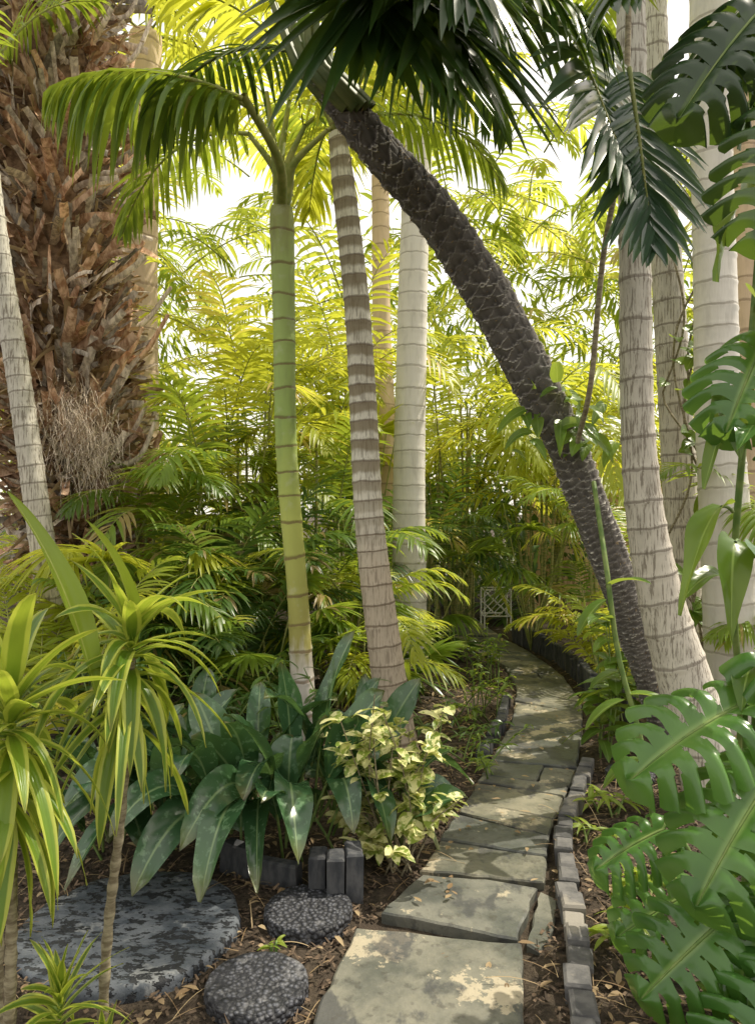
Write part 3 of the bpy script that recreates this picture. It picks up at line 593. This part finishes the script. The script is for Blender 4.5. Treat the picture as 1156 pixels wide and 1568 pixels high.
for k in range(60):
    a=U(0,6.28);r=U(.2,.5); b=V(U(-1.25,.05),U(3.0,3.55),.03); z=U(.1,.66); t=b+V(math.cos(a)*r,math.sin(a)*r*.7-.05,z)
    bleaf(mb,b,(b+t)/2+V(0,0,U(.12,.35)),t,U(.05,.085),P_BROAD,.3,mi=0,ms=1,roll=U(-.8,.8),wave=.16,fold=.3)
mb.obj('broad_leaf_plant')

mb=MB([M_varieg,M_dstem])
for k in range(32):
    b=V(.07+U(-.08,.08),3.02+U(-.1,.1),0); t=b+V(U(-.28,.24),U(-.2,.2),U(.15,.75)); Pp=spline([b,(b+t)/2+V(U(-.04,.04),0,.04),t],12); tube(mb,Pp,np.linspace(.005,.002,12),5,1)
    i=rng.integers(5,12,13); a=U(0,6.28,13); d=np.stack([np.cos(a),np.sin(a),U(-.3,.8,13)],-1)
    strips(mb,Pp[i],d,nz(Z+U(-.4,.4,(13,3))),U(.05,.105,13),U(.016,.030,13),.7,P_OVAL,6,5,.25,None,0,.08)
mb.obj('variegated_shrub')

def herb(name,c,n,hr,l,w,mat,prof=P_OVAL,sp=.15,dr=1.0,nl=6):
    mb=MB([mat,M_stem])
    for k in range(n):
        b=V(c[0]+U(-sp,sp)*.5,c[1]+U(-sp,sp)*.5,0); t=b+V(U(-sp,sp),U(-sp,sp),U(*hr)); Pp=spline([b,(b+t)/2+V(0,0,.03),t],10); tube(mb,Pp,np.linspace(.006,.003,10),5,1)
        i=rng.integers(4,10,nl); a=U(0,6.28,nl); d=np.stack([np.cos(a),np.sin(a),U(0,.9,nl)],-1)
        strips(mb,Pp[i],d,nz(Z+U(-.3,.3,(nl,3))),l*U(.7,1.2,nl),w*U(.7,1.2,nl),dr,prof,7,5,.25,None,0,.06)
    return mb.obj(name)
herb('ginger_plant',(1.30,4.35),7,(.2,.6),.24,.04,M_pothos)
herb('ginger_plant',(1.62,4.9),7,(.3,.8),.25,.04,M_pothos)
herb('cordyline_seedling',(1.10,3.5),5,(.03,.1),.12,.012,M_cord,P_STRAP,.1)
herb('cordyline_seedling',(1.0,2.85),5,(.03,.1),.12,.012,M_cord,P_STRAP,.1)
herb('cordyline_seedling',(.95,3.2),4,(.03,.08),.10,.01,M_cord,P_STRAP,.1)
herb('cordyline_seedling',(.82,2.5),4,(.03,.08),.10,.01,M_cord,P_STRAP,.1)
herb('weed_tuft',(.72,5.2),12,(.1,.4),.09,.012,M_frond,P_OVAL,.35,nl=9)
herb('weed_tuft',(.42,4.6),10,(.1,.3),.09,.010,M_frondD,P_OVAL,.3,nl=9)
herb('weed_tuft',(.50,4.1),10,(.05,.22),.08,.008,M_frond,P_OVAL,.3,nl=9)
herb('weed_tuft',(.9,6.3),12,(.1,.5),.10,.014,M_frond,P_OVAL,.3,nl=9)
herb('weed_tuft',(-.3,3.9),12,(.1,.6),.12,.014,M_frondD,P_OVAL,.4,nl=10)
herb('weed_tuft',(-1.3,3.9),16,(.1,.7),.14,.016,M_frondD,P_OVAL,.5,nl=10)
herb('weed_tuft',(-.9,4.2),16,(.1,.8),.16,.014,M_frondD,P_OVAL,.5,nl=10)
herb('weed_tuft',(-.33,2.40),2,(.01,.04),.04,.006,M_cord,P_OVAL,.04,nl=5)
herb('bromeliad_plant',(.55,7.3),6,(.1,.3),.5,.03,M_frondD,P_STRAP,.2,nl=9)
herb('bromeliad_plant',(.15,6.0),6,(.1,.3),.45,.025,M_frondD,P_STRAP,.2,nl=9)
herb('bromeliad_plant',(1.75,9.6),6,(.1,.3),.5,.03,M_frondD,P_STRAP,.2,nl=9)

# ---------------------------------------------------------------- monstera
def monstera(mb,base,tipdir,nrm,L,mi=0,ms=1,origin=None,lobes=7,curl=.25):
    base=V(*base);y=nz(V(*tipdir));n=nz(V(*nrm)-y*np.dot(V(*nrm),y));x=np.cross(y,n); rd=U(0,1)
    rp=9; cols=14; cb=U(.15,.5)
    def w(v): return .50*(max(0,math.sin(math.pi*min(1,(v+.16)/1.16))))**.60
    for sg in (-1,1):
        vs=[];at=[]; cut=[U(.10,.32) for _ in range(lobes+1)]
        for l in range(lobes):
            for r in range(rp):
                loc=r/(rp-1)-.5
                for c in range(cols):
                    u=c/(cols-1); cc=cut[l] if loc<0 else cut[l+1]
                    g=max(0,min(1,(u-cc)/.20))**.6*(0.24+.16*u) if 0<l+ (1 if loc>0 else 0)<lobes else 0
                    v=(l+.5+loc*(1-g))/lobes
                    W=w((l+.5+loc)/lobes)*(1+.05*math.sin(l*5+rd*20))
                    xx=u*W*(1-.16*(abs(loc)*2)**4*(u>.6)); yy=v-.20*u*(1-v)**1.5+.20*u*u*v*(1-v)*3
                    zz=.09*math.sin(u*2.8)-curl*(yy**2)-cb*curl*2*u*u+.018*math.cos(loc*6.28)*u+.02*math.sin(l*2.3+rd*9)*u
                    vs.append(base+(x*sg*xx+y*yy+n*zz)*L); at.append((u*sg,v,rd))
        fs=[]
        for r in range(lobes*rp-1):
            if r%rp==rp-1: continue
            for c in range(cols-1):
                if r%rp in (0,) and c==2 and 0<r//rp<lobes-2: continue
                a=r*cols+c; q=[a,a+1,a+cols+1,a+cols]; fs.append(q if sg>0 else q[::-1])
        mb.add(vs,fs,at,mi)
    mid=[base+(y*t-n*curl*t*t+n*.004)*L for t in np.linspace(0,1,12)]; tube(mb,mid,np.linspace(.006,.0015,12),5,ms)
    if origin is not None:
        o=V(*origin); tube(mb,spline([o,(o+base)/2+V(0,0,.12),base-y*.02,base+y*.01],16),np.linspace(.011,.006,16),7,ms)
mb=MB([M_monst,M_stem]); O=(1.12,2.25,0)
for b,d,nr,L in (((1.10,2.25,.86),(-.8,-.25,-.25),(-.15,-.5,1),.42),((1.12,2.1,.70),(-.7,-.4,-.55),(-.35,-.6,.8),.42),((1.15,2.05,.46),(-.6,-.35,-.7),(-.35,-.75,.6),.40),((.98,2.05,.34),(-.8,-.2,-.5),(-.2,-.7,.8),.34),
    ((1.18,1.95,.42),(-.45,-.35,-.9),(-.2,-.8,.5),.40),((.93,2.4,.42),(-.9,-.2,-.25),(-.1,-.5,1),.26),((1.2,2.3,1.0),(.3,-.4,-.3),(0,-.5,1),.36),((1.0,2.35,.24),(-.8,-.2,-.2),(-.1,-.5,1),.28),((1.05,1.9,.22),(-.5,-.3,-.5),(-.2,-.8,.8),.34),((1.22,2.3,.62),(-.3,-.5,-.6),(0,-.8,.6),.36)):
    monstera(mb,b,d,nr,L,origin=(O[0]+U(-.05,.05),O[1]+U(-.05,.05),0))
mb.obj('monstera_plant')

mb=MB([M_pothos,M_stem,M_monst,M_frondH])
vs_=spline([(1.5,3.2,-.02),(1.42,2.9,.6),(1.25,2.6,1.2),(1.22,2.45,1.8),(1.25,2.4,2.5),(1.3,2.4,3.4)],60); tube(mb,vs_,.012,7,1)
big=[((1.22,2.4,2.45),(1.12,2.3,2.5),(1.03,2.25,2.15),.09),((1.2,2.4,1.85),(1.12,2.3,1.92),(.99,2.25,1.52),.065),((1.2,2.45,1.80),(1.1,2.3,1.90),(1.08,2.2,1.60),.07),
((1.2,2.5,1.45),(1.08,2.4,1.55),(.96,2.35,1.12),.07),((1.22,2.5,1.35),(1.12,2.35,1.4),(1.10,2.3,1.05),.065),((1.22,2.4,2.1),(1.2,2.3,2.2),(1.16,2.2,1.85),.08),((1.25,2.45,1.3),(1.2,2.3,1.4),(1.2,2.2,1.1),.07),((1.25,2.4,2.7),(1.2,2.3,2.9),(1.1,2.25,2.55),.09),((1.2,2.5,1.2),(1.1,2.45,1.3),(.98,2.4,1.15),.05),((1.25,2.4,.9),(1.15,2.3,1.05),(1.08,2.2,.85),.06),((1.22,2.4,1.7),(1.15,2.2,1.78),(1.02,2.1,1.62),.06),((1.22,2.4,1.62),(1.2,2.2,1.7),(1.12,2.1,1.42),.06)]
for a,b,c,w_ in big: bleaf(mb,a,b,c,w_,P_HEART,.2,mi=int(U(0,1)>.4)*2,ms=1,roll=U(-.8,.8),fold=.35,wave=.12)
monstera(mb,(1.18,2.3,3.0),(-.55,-.2,-.6),(-.3,-.9,.3),.42,3,1,(1.28,2.4,2.9))
monstera(mb,(1.22,2.2,2.62),(-.25,-.2,-.9),(-.3,-.9,.3),.40,3,1,(1.28,2.4,2.6))
monstera(mb,(1.20,2.3,1.98),(-.5,-.4,-.7),(-.3,-.8,.5),.34,2,1,(1.24,2.4,1.95))
mb.obj('climbing_vine')
mb=MB([M_pothos,M_dstem])
for k in range(4):
    z=np.linspace(0,4.2,60); a=U(0,6)+z*1.4+np.sin(z*3+k); r=.16
    Pp=np.stack([2.14+np.cos(a)*r,5.2-.05-abs(np.sin(a))*r,z],-1); tube(mb,Pp,.008,5,1)
    i=rng.integers(10,60,14); strips(mb,Pp[i],nz(np.stack([U(-1,1,14),U(-1,-.2,14),U(-.6,.3,14)],-1)),nz(V(0,-.7,.7)+U(-.3,.3,(14,3))),U(.1,.2,14),U(.035,.06,14),.8,P_HEART,6,5,.25,None,0)
mb.obj('climbing_vine')
mb=MB([M_pothos,M_stem,M_dstem])
for k in range(34):
    c=V(1.0,3.85,1.9)+rng.normal(0,1,3)*V(.13,.06,.09); d=nz(V(U(-1,1),U(-1,-.2),U(-.8,.5)))
    strips(mb,[c],[d],nz(V(0,-.6,.8)+U(-.4,.4,3)),U(.12,.22),U(.026,.045),U(.6,1.6),P_HEART,8,5,.3,None,0,.05)
tube(mb,spline([(1.13,3.3,4.3),(1.10,3.3,3.2),(1.02,3.35,2.6),(.98,3.4,2.05),(1.0,3.7,1.8)],40),.013,7,2)
tube(mb,spline([(1.08,3.7,1.6),(1.05,3.4,1.2),(1.09,3.35,.8),(1.18,3.3,.4),(1.22,3.25,0)],40),.012,7,1)
for b,d in (((1.05,3.4,1.05),(-.8,-.4,-.3)),((1.06,3.38,.95),(-.5,-.6,.5)),((1.12,3.35,.6),(-1,-.2,-.1)),((1.12,3.35,.62),(.8,-.3,.3)),((1.05,3.4,1.1),(.4,-.5,.5)),((1.18,3.3,.35),(-.9,-.3,0))):
    strips(mb,[V(*b)],[d],Z,.24,.038,1.0,P_OVAL,10,5,.3,None,0)
mb.obj('climbing_vine')

# ---------------------------------------------------------------- fence and garden lattice
M_wood=plain('fence_wood',(.44,.30,.14),(.62,.46,.25),5,.8,.3,.004,(6,6,.6),usern=True)
mb=MB([M_wood])
for i in range(44):
    block(mb,(2.2+i*.152,10.9,-.03),(.07,.012,1.15+U(-.01,.01)),0,rnd=U(.4,1))
for z in (.4,1.9): block(mb,(5.5,10.94,z),(3.4,.02,.04),0,rnd=.5)
mb.obj('wooden_fence',smooth=False)
M_white=plain('white_painted_metal',(.62,.62,.60),(.8,.8,.78),20,.4,0)
mb=MB([M_white]); cx,cy=1.46,9.0
def rod(a,b,r=.009): tube(mb,[a,[(a[i]+b[i])/2 for i in range(3)],b],r,6,0)
for yy in (cy,cy+.3):
    for sx in (-.16,.16): rod((cx+sx,yy,0),(cx+sx,yy,.5))
    for z in (.18,.5): rod((cx-.16,yy,z),(cx+.16,yy,z))
    for a,b in (((-.16,.18),(.16,.5)),((-.16,.5),(.16,.18)),((-.16,.34),(0,.5)),((0,.5),(.16,.34)),((.16,.34),(0,.18)),((0,.18),(-.16,.34))): rod((cx+a[0],yy,a[1]),(cx+b[0],yy,b[1]),.006)
for sx in (-.16,.16):
    for z in (.18,.5): rod((cx+sx,cy,z),(cx+sx,cy+.3,z))
mb.obj('white_lattice_plant_stand')

# ---------------------------------------------------------------- light, camera
sc=bpy.context.scene
w=bpy.data.worlds.new('World');sc.world=w;w.use_nodes=True;nt=w.node_tree
sky=nt.nodes.new('ShaderNodeTexSky');sky.sky_type='NISHITA';sky.sun_disc=False
sd=nz(V(.60,.30,1.0)); el=math.asin(sd[2]);rot=math.atan2(sd[0],sd[1])
sky.sun_elevation=el;sky.sun_rotation=rot;sky.dust_density=5.0;sky.air_density=1.0;sky.ozone_density=.5
hz=nt.nodes.new('ShaderNodeMix');hz.data_type='RGBA';hz.inputs[0].default_value=.6;hz.inputs[7].default_value=(13.0,12.2,10.6,1)
nt.links.new(sky.outputs[0],hz.inputs[6])
bg=nt.nodes['Background'];bg.inputs[1].default_value=.15;nt.links.new(hz.outputs[2],bg.inputs[0])
sl=bpy.data.lights.new('sun','SUN');sl.energy=5;sl.angle=math.radians(.5);sl.color=(1,.92,.76)
so=bpy.data.objects.new('sun',sl);sc.collection.objects.link(so);so.rotation_euler=Vector(-sd).to_track_quat('-Z','Y').to_euler();so.location=(6,4,10)
cam=bpy.data.cameras.new('camera');cam.sensor_fit='VERTICAL';cam.sensor_height=36;cam.lens=26;cam.clip_end=1000;cam.clip_start=.05
co=bpy.data.objects.new('camera',cam);sc.collection.objects.link(co);co.location=(0,0,1.45);co.rotation_euler=(math.radians(90),0,0);sc.camera=co
sc.view_settings.view_transform='Standard';sc.view_settings.look='None';sc.view_settings.exposure=0
